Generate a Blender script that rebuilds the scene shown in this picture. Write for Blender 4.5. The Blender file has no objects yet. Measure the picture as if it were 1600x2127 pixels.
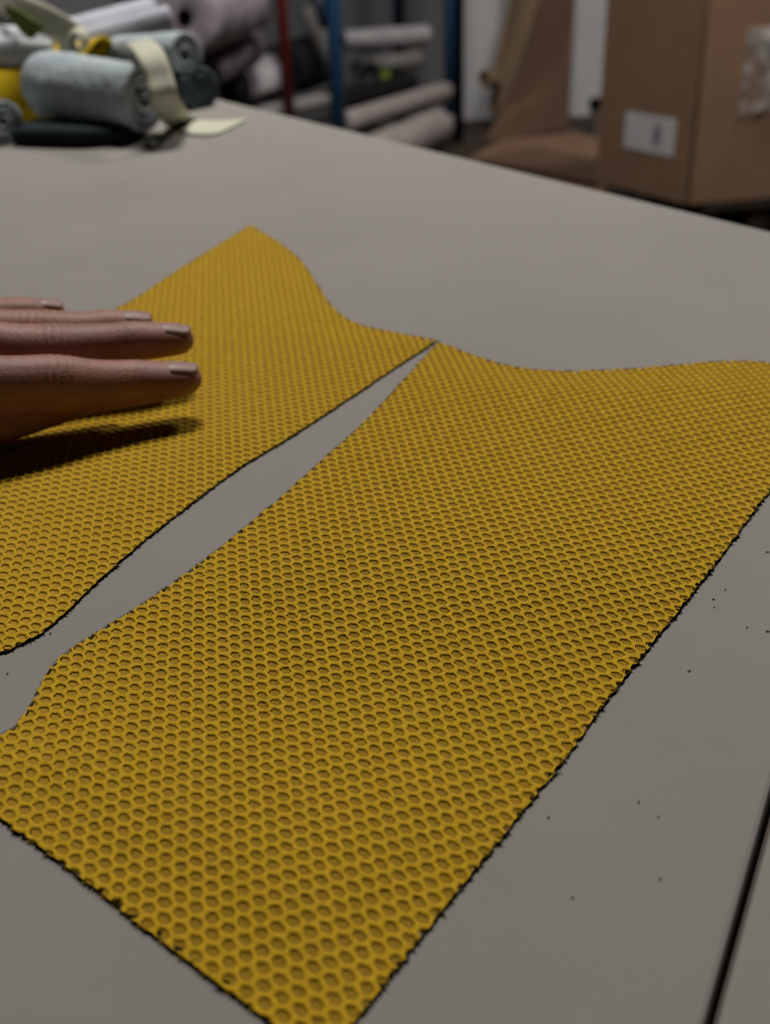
import bpy, bmesh, math, random
import numpy as np
from mathutils import Vector, Matrix, noise

random.seed(7)
rng = np.random.default_rng(7)
S = bpy.context.scene
COL = S.collection
TZ = 0.75                     # table height (m)

# ------------------------------------------------------------------ camera
cam_d = bpy.data.cameras.new('camera')
cam = bpy.data.objects.new('camera', cam_d); COL.objects.link(cam)
cam.matrix_world = Matrix(((0.99939083, 0.0348995, 0.0, 0.0),
                           (-0.01780367, 0.50983049, -0.86009063, 0.0),
                           (-0.03001673, 0.85956669, 0.51014126, TZ + 0.18),
                           (0, 0, 0, 1)))
cam_d.sensor_fit = 'VERTICAL'; cam_d.sensor_height = 24.0; cam_d.sensor_width = 18.05
cam_d.lens = 24.0 * 2400 / 2127
cam_d.clip_start = 0.01; cam_d.clip_end = 60
cam_d.dof.use_dof = True
cam_d.dof.focus_distance = 0.303
cam_d.dof.aperture_fstop = 8.6
S.camera = cam

# ------------------------------------------------------------------ world, lamps, exposure
W = bpy.data.worlds.new('world'); S.world = W; W.use_nodes = True
W.node_tree.nodes['Background'].inputs[0].default_value = (0.9, 0.95, 1.0, 1)
W.node_tree.nodes['Background'].inputs[1].default_value = 0.012
S.view_settings.view_transform = 'Standard'
S.view_settings.look = 'None'
S.view_settings.gamma = 1.0
S.view_settings.use_curve_mapping = False
S.view_settings.exposure = 0.0
S.cycles.max_bounces = 6
S.cycles.diffuse_bounces = 3
S.cycles.use_denoising = True

# (x, y, z, size_x, size_y, watts)
CEIL = 2.66
LAMPS = [(0.0, 1.38, CEIL, 0.50, 0.26, 41.0),
         (1.15, 2.30, CEIL, 0.55, 0.28, 34.0)]  # added lamp, brightens the back wall and the carton's right face

# ------------------------------------------------------------------ helpers
def srgb(r, g, b):
    f = lambda c: (c / 255 / 12.92) if c / 255 <= 0.04045 else ((c / 255 + 0.055) / 1.055) ** 2.4
    return (f(r), f(g), f(b))

def mat(name, col, rough=0.7, var=0.12, scale=40.0, bump=0.0, bump_scale=None, spec=0.3, detail=4.0, stretch=None, sheen=0.0, sss=0.0, metal=0.0):
    col = tuple(c * 0.68 for c in col)
    m = bpy.data.materials.new(name); m.use_nodes = True
    nt = m.node_tree; N = nt.nodes; L = nt.links
    b = N['Principled BSDF']
    b.inputs['Roughness'].default_value = rough
    b.inputs['Specular IOR Level'].default_value = spec
    b.inputs['Metallic'].default_value = metal
    b.inputs['Sheen Weight'].default_value = sheen
    if sss:
        b.inputs['Subsurface Weight'].default_value = sss
        b.inputs['Subsurface Radius'].default_value = (0.004, 0.0015, 0.0008)
        b.inputs['Subsurface Scale'].default_value = 1.0
    tc = N.new('ShaderNodeTexCoord')
    vec = tc.outputs['Object']
    if stretch:
        mp = N.new('ShaderNodeMapping'); mp.inputs['Scale'].default_value = stretch
        L.new(vec, mp.inputs['Vector']); vec = mp.outputs['Vector']
    n = N.new('ShaderNodeTexNoise'); n.inputs['Scale'].default_value = scale; n.inputs['Detail'].default_value = detail
    L.new(vec, n.inputs['Vector'])
    r = N.new('ShaderNodeValToRGB')
    r.color_ramp.elements[0].position = 0.3; r.color_ramp.elements[1].position = 0.7
    r.color_ramp.elements[0].color = tuple(c * (1 - var) for c in col) + (1,)
    r.color_ramp.elements[1].color = tuple(min(1, c * (1 + var)) for c in col) + (1,)
    L.new(n.outputs['Fac'], r.inputs['Fac']); L.new(r.outputs['Color'], b.inputs['Base Color'])
    if bump:
        n2 = N.new('ShaderNodeTexNoise'); n2.inputs['Scale'].default_value = bump_scale or scale * 4; n2.inputs['Detail'].default_value = 3
        L.new(vec, n2.inputs['Vector'])
        bp = N.new('ShaderNodeBump'); bp.inputs['Strength'].default_value = 1.0; bp.inputs['Distance'].default_value = bump
        L.new(n2.outputs['Fac'], bp.inputs['Height']); L.new(bp.outputs['Normal'], b.inputs['Normal'])
    return m

def tag(o, label=None, cat=None, group=None, kind=None):
    if label: o['label'] = label
    if cat: o['category'] = cat
    if group: o['group'] = group
    if kind: o['kind'] = kind
    return o

def empty(name, loc, label, cat, group=None):
    o = bpy.data.objects.new(name, None); COL.objects.link(o)
    o.location = loc; o.empty_display_size = 0.05
    return tag(o, label, cat, group)

def mesh_obj(name, verts, faces, m, parent=None, smooth=True, loc=None):
    """verts in world coordinates; stored relative to the parent's location (or to loc)."""
    base = Vector(parent_loc(parent)) if parent else Vector(loc or (0, 0, 0))
    v = np.asarray(verts, dtype=np.float64) - np.array(base)
    me = bpy.data.meshes.new(name)
    me.from_pydata(v.tolist(), [], faces if isinstance(faces, list) else faces.tolist())
    me.materials.append(m)
    me.update()
    if smooth: me.polygons.foreach_set('use_smooth', [True] * len(me.polygons))
    o = bpy.data.objects.new(name, me); COL.objects.link(o)
    if parent: o.parent = parent
    else: o.location = base
    return o

def parent_loc(p):
    l = Vector((0, 0, 0))
    while p:
        l = l + p.location; p = p.parent
    return l

class MB:
    def __init__(s): s.v = []; s.f = []
    def add(s, v, f):
        k = len(s.v); s.v += [tuple(p) for p in v]; s.f += [tuple(i + k for i in q) for q in f]; return s
    def box(s, c, size, rot=0.0, bev=0.0):
        x, y, z = size[0] / 2, size[1] / 2, size[2] / 2
        bm = bmesh.new(); bmesh.ops.create_cube(bm, size=1.0)
        for v in bm.verts: v.co = Vector((v.co.x * 2 * x, v.co.y * 2 * y, v.co.z * 2 * z))
        if bev: bmesh.ops.bevel(bm, geom=list(bm.edges), offset=bev, segments=2, affect='EDGES', profile=0.5)
        cr, sr = math.cos(rot), math.sin(rot)
        vs = [(c[0] + v.co.x * cr - v.co.y * sr, c[1] + v.co.x * sr + v.co.y * cr, c[2] + v.co.z) for v in bm.verts]
        fs = [tuple(v.index for v in f.verts) for f in bm.faces]
        bm.free(); return s.add(vs, fs)
    def tube(s, pts, radii, seg=16, cap=True):
        pts = [Vector(p) for p in pts]
        if not isinstance(radii, (list, tuple)): radii = [radii] * len(pts)
        vs = []; fs = []
        ref = None
        for i, p in enumerate(pts):
            d = (pts[min(i + 1, len(pts) - 1)] - pts[max(i - 1, 0)]).normalized()
            if ref is None: ref = Vector((0, 0, 1)) if abs(d.z) < 0.9 else Vector((1, 0, 0))
            u = d.cross(ref).normalized(); w = u.cross(d).normalized(); ref = w
            for k in range(seg):
                a = 2 * math.pi * k / seg
                vs.append(p + (u * math.cos(a) + w * math.sin(a)) * radii[i])
        for i in range(len(pts) - 1):
            for k in range(seg):
                a, b = i * seg + k, i * seg + (k + 1) % seg
                fs.append((a, b, b + seg, a + seg))
        if cap:
            fs.append(tuple(range(seg))[::-1]); fs.append(tuple((len(pts) - 1) * seg + k for k in range(seg)))
        return s.add(vs, fs)
    def strip(s, rows, thick=0.001):
        """rows: list of lists of points (a sheet); gives it a thickness along its normals."""
        R = [[Vector(p) for p in r] for r in rows]; n, m = len(R), len(R[0])
        def nrm(i, j):
            a = R[min(i + 1, n - 1)][j] - R[max(i - 1, 0)][j]; b = R[i][min(j + 1, m - 1)] - R[i][max(j - 1, 0)]
            c = a.cross(b); return c.normalized() if c.length > 1e-12 else Vector((0, 0, 1))
        top = [R[i][j] + nrm(i, j) * thick / 2 for i in range(n) for j in range(m)]
        bot = [R[i][j] - nrm(i, j) * thick / 2 for i in range(n) for j in range(m)]
        K = n * m; fs = []
        for i in range(n - 1):
            for j in range(m - 1):
                a, b, c, d = i * m + j, i * m + j + 1, (i + 1) * m + j + 1, (i + 1) * m + j
                fs.append((a, d, c, b)); fs.append((a + K, b + K, c + K, d + K))
        ed = [j for j in range(m)] + [i * m + m - 1 for i in range(1, n)] + [(n - 1) * m + j for j in range(m - 2, -1, -1)] + [i * m for i in range(n - 2, 0, -1)]
        for k in range(len(ed)):
            a, b = ed[k], ed[(k + 1) % len(ed)]
            fs.append((a, b, b + K, a + K))
        return s.add(top + bot, fs)
    def build(s, name, m, parent=None, smooth=False, loc=None):
        return mesh_obj(name, s.v, s.f, m, parent, smooth, loc)

def fbm(x, y, z, o=3):
    return noise.fractal(Vector((x, y, z)), 0.8, 2.1, o)

# ------------------------------------------------------------------ materials
M = {}
M['table'] = mat('table_laminate', (0.375, 0.352, 0.322), rough=0.75, var=0.035, scale=14, bump=0.00005, bump_scale=900, spec=0.04)
M['table_edge'] = mat('table_edge_banding', (0.40, 0.38, 0.35), rough=0.5, var=0.03, scale=20)
M['dark'] = mat('black_gap_filler', (0.006, 0.006, 0.006), rough=0.9, spec=0.05)
M['steel'] = mat('grey_painted_steel', (0.12, 0.12, 0.12), rough=0.45, var=0.08)
M['net'] = mat('yellow_knit_net', (0.735, 0.445, 0.017), rough=0.85, var=0.14, scale=900, bump=0.00016, bump_scale=2600, spec=0.12, sheen=0.05)
M['yarn'] = mat('yellow_spacer_yarn', (0.70, 0.42, 0.022), rough=0.7, var=0.20, scale=1500, spec=0.2)
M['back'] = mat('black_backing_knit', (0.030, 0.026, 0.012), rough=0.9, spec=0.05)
M['fray'] = mat('dark_cut_yarn', (0.012, 0.014, 0.008), rough=0.9, spec=0.05)
M['skin'] = mat('skin', (0.40, 0.185, 0.14), rough=0.52, var=0.16, scale=110, bump=0.00022, bump_scale=1300, spec=0.35, sss=0.12, detail=6)
M['nail'] = mat('nail', (0.42, 0.25, 0.215), rough=0.45, var=0.05, scale=200, spec=0.3)
M['hair'] = mat('dark_hair', (0.03, 0.02, 0.015), rough=0.6)
M['sleeve'] = mat('black_sleeve_knit', (0.02, 0.02, 0.022), rough=0.9, bump=0.0004, bump_scale=500)
M['blue_knit'] = mat('pale_blue_knit', (0.60, 0.685, 0.72), rough=0.9, var=0.10, scale=120, bump=0.0012, bump_scale=170, spec=0.1)
M['blue_knit_end'] = mat('blue_grey_roll_end', (0.12, 0.155, 0.165), rough=0.95, var=0.30, scale=160, bump=0.001, bump_scale=260, spec=0.05)
M['pale_knit'] = mat('pale_grey_lilac_jersey', (0.66, 0.68, 0.75), rough=0.9, var=0.06, scale=40, bump=0.0007, bump_scale=60, spec=0.1)
M['white_knit'] = mat('white_jersey', (0.80, 0.83, 0.86), rough=0.9, var=0.05, scale=40, bump=0.0007, bump_scale=60, spec=0.1)
M['yellow_cloth'] = mat('yellow_jersey', (0.70, 0.47, 0.012), rough=0.85, var=0.08, scale=60, bump=0.0004, bump_scale=80, spec=0.1)
M['cream'] = mat('cream_ribbon', (0.74, 0.73, 0.57), rough=0.8, var=0.06, scale=80, bump=0.0002, bump_scale=500, spec=0.15)
M['green'] = mat('green_ribbon', (0.20, 0.25, 0.06), rough=0.8, var=0.08, scale=80)
M['teal'] = mat('dark_teal_cloth', (0.012, 0.024, 0.028), rough=0.9, var=0.3, scale=60)
M['lilac'] = mat('lilac_wrapped_cloth', (0.47, 0.405, 0.46), rough=0.6, var=0.14, scale=22, bump=0.006, bump_scale=18, spec=0.4)
M['mauve'] = mat('mauve_grey_cloth', (0.21, 0.18, 0.205), rough=0.65, var=0.2, scale=22, bump=0.006, bump_scale=16, spec=0.35)
M['black_wrap'] = mat('black_wrap', (0.010, 0.010, 0.011), rough=0.55, var=0.3, scale=20, bump=0.003, bump_scale=22, spec=0.25)
M['grey_roll'] = mat('grey_beige_cloth', (0.34, 0.325, 0.31), rough=0.8, var=0.10, scale=20, bump=0.002, bump_scale=30, spec=0.15)
M['beige_roll'] = mat('beige_cloth', (0.50, 0.435, 0.41), rough=0.85, var=0.12, scale=16, bump=0.002, bump_scale=30, spec=0.1)
M['white_plastic'] = mat('white_film', (0.46, 0.45, 0.46), rough=0.5, var=0.12, scale=18, bump=0.003, bump_scale=24, spec=0.4)
M['charcoal'] = mat('charcoal_cloth', (0.045, 0.044, 0.047), rough=0.8, var=0.25, scale=14, bump=0.003, bump_scale=18)
M['core'] = mat('cardboard_core', (0.15, 0.10, 0.065), rough=0.9, var=0.15)
M['blue_paint'] = mat('blue_paint', (0.07, 0.27, 0.62), rough=0.4, var=0.06, scale=20, spec=0.5)
M['navy_paint'] = mat('navy_paint', (0.008, 0.018, 0.05), rough=0.45, var=0.06, scale=20, spec=0.4)
M['red_paint'] = mat('red_paint', (0.36, 0.03, 0.03), rough=0.4, var=0.06, scale=20, spec=0.5)
M['shelf'] = mat('dark_shelf_board', (0.06, 0.058, 0.058), rough=0.7, var=0.15)
M['cardboard'] = mat('brown_cardboard', (0.37, 0.225, 0.142), rough=0.85, var=0.09, scale=7, bump=0.0006, bump_scale=60, spec=0.15)
M['cardboard_tan'] = mat('tan_cardboard', (0.37, 0.255, 0.165), rough=0.85, var=0.09, scale=8, spec=0.15)
M['cardboard_red'] = mat('reddish_cardboard', (0.23, 0.135, 0.09), rough=0.85, var=0.11, scale=6, spec=0.15)
M['paper'] = mat('white_label_paper', (0.85, 0.83, 0.85), rough=0.6, var=0.03, scale=30)
M['ink'] = mat('dark_print', (0.10, 0.12, 0.12), rough=0.7, var=0.1)
M['lime'] = mat('lime_label', (0.32, 0.42, 0.05), rough=0.6, var=0.05)
M['wall'] = mat('painted_wall', (0.90, 0.895, 0.90), rough=0.9, var=0.03, scale=2.5, bump=0.0006, bump_scale=120, spec=0.1)
M['wall_dark'] = mat('dark_grey_panel', (0.21, 0.205, 0.215), rough=0.9, var=0.06, scale=3)
M['ceiling'] = mat('ceiling_paint', (0.12, 0.12, 0.12), rough=0.95, var=0.02, scale=3)
M['floor'] = mat('brown_floor', (0.085, 0.062, 0.048), rough=0.7, var=0.15, scale=5, spec=0.2)
M['wood'] = mat('dark_pallet_wood', (0.05, 0.036, 0.025), rough=0.9, var=0.2, scale=12)
M['tub'] = mat('beige_tub', (0.23, 0.195, 0.175), rough=0.6, var=0.05)
M['lamp_frame'] = mat('lamp_frame', (0.5, 0.5, 0.5), rough=0.4)

def film_material():
    m = bpy.data.materials.new('clear_crumpled_film'); m.use_nodes = True
    b = m.node_tree.nodes['Principled BSDF']
    b.inputs['Base Color'].default_value = (0.50, 0.46, 0.43, 1); b.inputs['Roughness'].default_value = 0.22
    b.inputs['Specular IOR Level'].default_value = 0.8
    nt = m.node_tree; tc = nt.nodes.new('ShaderNodeTexCoord'); n = nt.nodes.new('ShaderNodeTexNoise')
    n.inputs['Scale'].default_value = 14; n.inputs['Detail'].default_value = 2
    r = nt.nodes.new('ShaderNodeMapRange'); r.inputs[1].default_value = 0.42; r.inputs[2].default_value = 0.66
    r.inputs[3].default_value = 0.12; r.inputs[4].default_value = 0.95  # noise-driven opacity paints whitish streaks as glints on the crumples
    nt.links.new(tc.outputs['Object'], n.inputs['Vector']); nt.links.new(n.outputs['Fac'], r.inputs[0]); nt.links.new(r.outputs[0], b.inputs['Alpha'])
    return m
M['film'] = film_material()
def glow_material():
    m = bpy.data.materials.new('lamp_diffuser'); m.use_nodes = True
    b = m.node_tree.nodes['Principled BSDF']; b.inputs['Base Color'].default_value = (0.8, 0.8, 0.8, 1)
    b.inputs['Emission Color'].default_value = (1.0, 0.96, 0.9, 1); b.inputs['Emission Strength'].default_value = 0.6
    return m
M['glow'] = glow_material()

# ------------------------------------------------------------------ room shell
def struct(name, c, size, m):
    return tag(MB().box((0, 0, 0), size).build(name, m, None, loc=c), kind='structure')
def struct_at(name, c, size, m):
    o = MB().box(c, size).build(name, m, None, loc=c); o['kind'] = 'structure'; return o
struct_at('floor', (0, 1.5, -0.05), (7.0, 6.0, 0.1), M['floor'])
struct_at('wall_back', (0, 4.40, 1.375), (7.0, 0.1, 2.95), M['wall'])
struct_at('ceiling', (0, 1.5, CEIL + 0.10), (7.0, 6.0, 0.1), M['ceiling'])

def ceiling_light(x, y, z, sx, sy, watts, label):
    t = empty('ceiling_light', (x, y, z), label, 'lamp', 'ceiling panel lamps')
    f = MB()
    for dx, dy, wx, wy in ((0, sy / 2 + .015, sx + .06, .03), (0, -sy / 2 - .015, sx + .06, .03), (sx / 2 + .015, 0, .03, sy), (-sx / 2 - .015, 0, .03, sy)):
        f.box((x + dx, y + dy, z + 0.02), (wx, wy, 0.06))
    f.build('frame', M['lamp_frame'], t)
    MB().box((x, y, z + 0.03), (sx, sy, 0.01)).build('diffuser', M['glow'], t)
    ld = bpy.data.lights.new('lamp_light', 'AREA'); ld.shape = 'RECTANGLE'; ld.size = sx; ld.size_y = sy
    ld.energy = watts; ld.color = (1.0, 0.968, 0.93)
    lo = bpy.data.objects.new('lamp_light', ld); COL.objects.link(lo); lo.parent = t; lo.location = (0, 0, 0.005)
for i, l in enumerate(LAMPS):
    ceiling_light(*l, ['white ceiling panel lamp above the cutting table', 'added white panel lamp that brightens the back wall and carton'][i])

# ------------------------------------------------------------------ cutting table
def prism(poly, z0, z1, bev=0.0):
    """an upright prism from a convex polygon, its top edge chamfered by bev"""
    n = len(poly); c = np.mean(poly, axis=0)
    def inset(p):
        out = []
        for i in range(n):
            a, b, d = np.array(poly[i - 1]), np.array(poly[i]), np.array(poly[(i + 1) % n])
            u = (a - b) / np.linalg.norm(a - b); w = (d - b) / np.linalg.norm(d - b)
            q = u + w; s_ = abs(u[0] * w[1] - u[1] * w[0]); out.append(tuple(b + q / max(s_, 1e-6) * p))
        return out
    m = MB(); rings = [[(x, y, z0) for x, y in poly], [(x, y, z1 - bev) for x, y in poly], [(x, y, z1 - bev * .3) for x, y in inset(bev * .3)], [(x, y, z1) for x, y in inset(bev)]]
    v = [p for r in rings for p in r]; f = []
    for k in range(3):
        for i in range(n):
            a, b = k * n + i, k * n + (i + 1) % n; f.append((a, b, b + n, a + n))
    f.append(tuple(range(n))[::-1]); f.append(tuple(3 * n + i for i in range(n)))
    return m.add(v, f)
edge = lambda x: 0.913 - 1.203 * (x + 0.0911)        # far edge of the table
gl = lambda t: (0.0804 + 0.0282 * t, 0.181 + 0.0551 * t)
gr = lambda t: (0.0822 + 0.0282 * t, 0.1805 + 0.0551 * t)
tl = empty('cutting_table', (0, 0.3, 0), 'large grey laminate cutting table split by a narrow black gap at right', 'table')
A0, A1 = gl(-8.0), gl(5.9); B0, B1 = gr(-8.0), gr(5.87)
prism([A0, A1, (-0.62, edge(-0.62)), (-0.95, 1.30), (-0.95, A0[1])], TZ - 0.025, TZ, 0.0012).build('table_board', M['table'], tl)
o = prism([B0, (0.95, B0[1]), (0.95, -0.02), B1], TZ - 0.025, TZ, 0.0015).build('table_board', M['table'], tl)
for x, y in ((-0.85, -0.18), (0.85, -0.20), (0.80, 0.0), (-0.85, 1.18), (0.16, 0.50)):
    MB().box((x, y, (TZ - 0.065) / 2), (0.05, 0.05, TZ - 0.065), bev=0.004).build('leg', M['steel'], tl)
rl = MB()
rl.tube([(-0.85, -0.18, TZ - 0.045), (0.85, -0.20, TZ - 0.045)], 0.02, 8).tube([(-0.85, -0.18, TZ - 0.045), (-0.85, 1.18, TZ - 0.045)], 0.02, 8)
rl.tube([(-0.85, 1.18, TZ - 0.045), (0.16, 0.50, TZ - 0.045)], 0.02, 8).tube([(0.16, 0.50, TZ - 0.045), (0.80, 0.0, TZ - 0.045)], 0.02, 8)
rl.tube([(0.80, 0.0, TZ - 0.045), (0.85, -0.20, TZ - 0.045)], 0.02, 8)
rl.build('under_frame', M['dark'], tl)

# ------------------------------------------------------------------ honeycomb spacer-mesh fabric
LA = np.array((-0.42, 3.66)); LB = np.array((2.97, 1.02))           # measured lattice of the knit (mm)
LM = np.stack([LA, (LB - LA / 2) / 0.8660254], axis=1)

def densify(poly, step=0.7):
    out = []
    P_ = np.array(poly, float)
    for i in range(len(P_)):
        a, b = P_[i], P_[(i + 1) % len(P_)]
        k = max(1, int(np.linalg.norm(b - a) / step))
        for j in range(k): out.append(a + (b - a) * j / k)
    return np.array(out)

def smooth_poly(poly, hard=(), it=2):
    """corner cutting, keeping the corners listed in hard"""
    P_ = [np.array(p, float) for p in poly]; H_ = [i in hard for i in range(len(P_))]
    for _ in range(it):
        Q, G = [], []
        n = len(P_)
        for i in range(n):
            if H_[i]: Q.append(P_[i]); G.append(True)
            else:
                Q.append(P_[i] * .75 + P_[i - 1] * .25); G.append(False)
                Q.append(P_[i] * .75 + P_[(i + 1) % n] * .25); G.append(False)
        P_, H_ = Q, G
    return np.array(P_)

def inside(p, poly):
    x, y = p[:, 0], p[:, 1]; r = np.zeros(len(p), bool); n = len(poly)
    for i in range(n):
        x0, y0 = poly[i]; x1, y1 = poly[(i + 1) % n]
        if y0 == y1: continue
        c = ((y0 > y) != (y1 > y)) & (x < (x1 - x0) * (y - y0) / (y1 - y0) + x0); r ^= c
    return r

def nearest(p, poly):
    best = np.full(len(p), 1e9); out = np.array(p)
    for i in range(len(poly)):
        a, b = poly[i], poly[(i + 1) % len(poly)]; d = b - a; L2 = max(d @ d, 1e-9)
        t = np.clip(((p - a) @ d) / L2, 0, 1); q = a + t[:, None] * d; dd = ((p - q) ** 2).sum(1)
        k = dd < best; best[k] = dd[k]; out[k] = q[k]
    return out, np.sqrt(best)

def spacer_fabric(name, label, poly, hard, wave_fn, seed):
    wave = wave_fn
    rg = np.random.default_rng(seed)
    poly = smooth_poly(poly, hard)
    c0 = poly.mean(axis=0)
    t = empty(name, (c0[0] / 1000, c0[1] / 1000, TZ), label, 'fabric', 'cut pieces of yellow mesh fabric')
    dense = densify(poly, 0.8)
    # slightly ragged cut line
    nd = len(dense); tang = np.roll(dense, -1, 0) - np.roll(dense, 1, 0); tang /= np.linalg.norm(tang, axis=1)[:, None]
    area = 0.5 * np.sum(dense[:, 0] * np.roll(dense[:, 1], -1) - np.roll(dense[:, 0], -1) * dense[:, 1])
    out_n = np.stack([tang[:, 1], -tang[:, 0]], 1) * (1 if area > 0 else -1)
    jag = rg.normal(0, 0.14, nd); jag = (jag + np.roll(jag, 1)) * 0.7
    ph = rg.uniform(0, 6, 4); k = np.arange(nd) * 0.8
    jag += 0.22 * np.sin(k * 2 * math.pi / 3.6 + 0.8 * np.sin(k / 9 + ph[0])) * (0.5 + 0.5 * np.sin(k / 31 + ph[1]))
    cut = dense + out_n * jag[:, None]
    lo, hi = poly.min(0) - 5, poly.max(0) + 5
    inv = np.linalg.inv(LM); cs = np.array([[lo[0], lo[1]], [hi[0], lo[1]], [hi[0], hi[1]], [lo[0], hi[1]]]) @ inv.T
    u0, v0 = np.floor(cs.min(0)) - 2; u1, v1 = np.ceil(cs.max(0)) + 2
    cen = []
    for j in range(int(v0 / 0.866), int(v1 / 0.866) + 1):
        uu = np.arange(int(u0), int(u1) + 1) + (0.5 if j % 2 else 0.0)
        cen.append(np.stack([uu, np.full(len(uu), j * 0.8660254)], 1))
    cen = np.concatenate(cen) @ LM.T
    cen = cen[(cen > lo).all(1) & (cen < hi).all(1)]
    ins = inside(cen, poly); nq, dist = nearest(cen, poly)
    cen = cen[ins | (dist < 1.5)]; n = len(cen)
    ang = np.radians(np.arange(12) * 30.0)
    rh = 0.5 / np.cos(np.radians((np.arange(12) * 30.0 + 30) % 60 - 30))
    hexu = np.stack([np.cos(ang) * rh, np.sin(ang) * rh], 1)
    rin = 0.70 * (0.75 * rh + 0.25 * 0.54)
    rmid = 0.5 * rin + 0.5 * rh
    hin = np.stack([np.cos(ang) * rin, np.sin(ang) * rin], 1); hmid = np.stack([np.cos(ang) * rmid, np.sin(ang) * rmid], 1)
    def place(h, jit):
        p = cen[:, None, :] + (h @ LM.T)[None]
        p = p.reshape(-1, 2)
        if jit: p = p + rg.normal(0, jit, p.shape)
        bad = ~inside(p, poly)
        if bad.any():
            q, _ = nearest(p[bad], cut); p[bad] = q
        return p
    warp = lambda p: p + 0.16 * np.stack([np.sin(p[:, 1] * 0.9 + p[:, 0] * .31), np.cos(p[:, 0] * 0.8 - p[:, 1] * .23)], 1)
    outer = place(hexu, 0); mid = place(hmid, 0.06); inn = place(hin, 0.10)
    # weld the outer ring between neighbours
    key = np.round(outer, 2); uq, idx = np.unique(key, axis=0, return_inverse=True); idx = idx.reshape(-1)
    gx, gy = np.arange(lo[0], hi[0] + 3, 3.0), np.arange(lo[1], hi[1] + 3, 3.0)
    gp = np.stack(np.meshgrid(gx, gy, indexing='ij'), -1).reshape(-1, 2)
    gd = (nearest(gp, poly)[1] * inside(gp, poly)).reshape(len(gx), len(gy))
    fade = np.clip(gd / 26, 0, 1); fade = fade * fade * (3 - 2 * fade)
    raw = wave
    def wave(x, y):
        x, y = np.asarray(x, float), np.asarray(y, float)
        u, v = np.clip((x - lo[0]) / 3, 0, len(gx) - 1.001), np.clip((y - lo[1]) / 3, 0, len(gy) - 1.001)
        i, j = u.astype(int), v.astype(int); u, v = u - i, v - j
        f = fade[i, j] * (1 - u) * (1 - v) + fade[i + 1, j] * u * (1 - v) + fade[i, j + 1] * (1 - u) * v + fade[i + 1, j + 1] * u * v
        return f * np.maximum(raw(x, y), 0.0)
    Z = lambda p, z: np.concatenate([p, (z + wave(p[:, 0], p[:, 1]))[:, None]], 1)
    TOP = 0.90
    V = np.concatenate([Z(uq, np.full(len(uq), TOP)), Z(mid, np.full(len(mid), TOP - 0.04) + rg.normal(0, .02, len(mid))), Z(inn, np.full(len(inn), TOP - 0.17))])
    nu = len(uq); a = np.arange(n * 12); b = (a // 12) * 12 + (a + 1) % 12
    F = np.concatenate([np.stack([idx[a], idx[b], nu + b, nu + a], 1), np.stack([nu + a, nu + b, nu + n * 12 + b, nu + n * 12 + a], 1)])
    ok = (F[:, 0] != F[:, 1]); F = F[ok]
    toW = lambda v: np.stack([v[:, 0] / 1000, v[:, 1] / 1000, TZ + v[:, 2] / 1000], 1)
    mesh_obj('face_net', toW(V), F, M['net'], t)
    # upright spacer yarns round every cell
    cin = inside(cen, poly); pick = np.repeat(cin, 12)
    pa, pb = inn[a][pick], inn[b][pick]
    segs_v, segs_f = [], []
    lean = np.array((0.30, 0.12))
    base = 0
    for fr in (0.05, 0.38, 0.71):
        q0 = pa + (pb - pa) * fr; q1 = pa + (pb - pa) * (fr + 0.20)
        jl = rg.normal(0, 0.08, q0.shape) - lean
        cc = np.repeat(cen, 12, 0)[pick]
        out_ = (q0 - cc); out_ /= np.maximum(np.linalg.norm(out_, axis=1), 1e-6)[:, None]
        r0, r1 = q0 + jl - out_ * 0.15, q1 + jl - out_ * 0.15
        m_ = len(q0); v = np.concatenate([Z(q0 + out_ * .12, np.full(m_, TOP - 0.15)), Z(q1 + out_ * .12, np.full(m_, TOP - 0.15)), Z(r1, np.full(m_, 0.10)), Z(r0, np.full(m_, 0.10))])
        i_ = np.arange(m_); segs_v.append(v); segs_f.append(np.stack([i_, i_ + m_, i_ + 2 * m_, i_ + 3 * m_], 1) + base); base += len(v)
    sp = mesh_obj('spacer_yarn', toW(np.concatenate(segs_v)), np.concatenate(segs_f), M['yarn'], t); tag(sp, 'upright yellow pile yarns inside the mesh holes', kind='stuff')
    # floor yarns: fine ribs, along the second lattice direction
    d = np.array((0.25, 1.0)); d = d / np.linalg.norm(d); nr = np.array((-d[1], d[0])); pitch = 0.43; sl = 2.6
    dia = np.linalg.norm(hi - lo) / 2; cc = (lo + hi) / 2
    li = np.arange(-int(dia / pitch), int(dia / pitch)); si = np.arange(-int(dia / sl), int(dia / sl))
    g = np.stack(np.meshgrid(li * pitch, si * sl, indexing='ij'), -1).reshape(-1, 2)
    ctr = cc + g[:, :1] * nr + g[:, 1:] * d
    q, dd = nearest(ctr, poly); ctr = ctr[inside(ctr, poly) & (dd > 0.5)]; m_ = len(ctr)
    e0, e1 = ctr - d * sl / 2, ctr + d * sl / 2; hw = nr * 0.145
    v = np.concatenate([Z(e0 - hw, np.full(m_, TOP - .66)), Z(e0, np.full(m_, TOP - .36)), Z(e0 + hw, np.full(m_, TOP - .66)), Z(e1 - hw, np.full(m_, TOP - .66)), Z(e1, np.full(m_, TOP - .36)), Z(e1 + hw, np.full(m_, TOP - .66))])
    i_ = np.arange(m_); f = np.concatenate([np.stack([i_, i_ + m_, i_ + 4 * m_, i_ + 3 * m_], 1), np.stack([i_ + m_, i_ + 2 * m_, i_ + 5 * m_, i_ + 4 * m_], 1)])
    fy = mesh_obj('floor_yarn', toW(v), f, M['yarn'], t); tag(fy, 'fine yellow ribs seen at the bottom of the mesh holes', kind='stuff')
    # dark backing
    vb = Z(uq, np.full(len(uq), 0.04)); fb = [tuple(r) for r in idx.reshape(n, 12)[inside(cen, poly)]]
    fb = [tuple(dict.fromkeys(r)) for r in fb]; fb = [r for r in fb if len(r) > 2]
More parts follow.
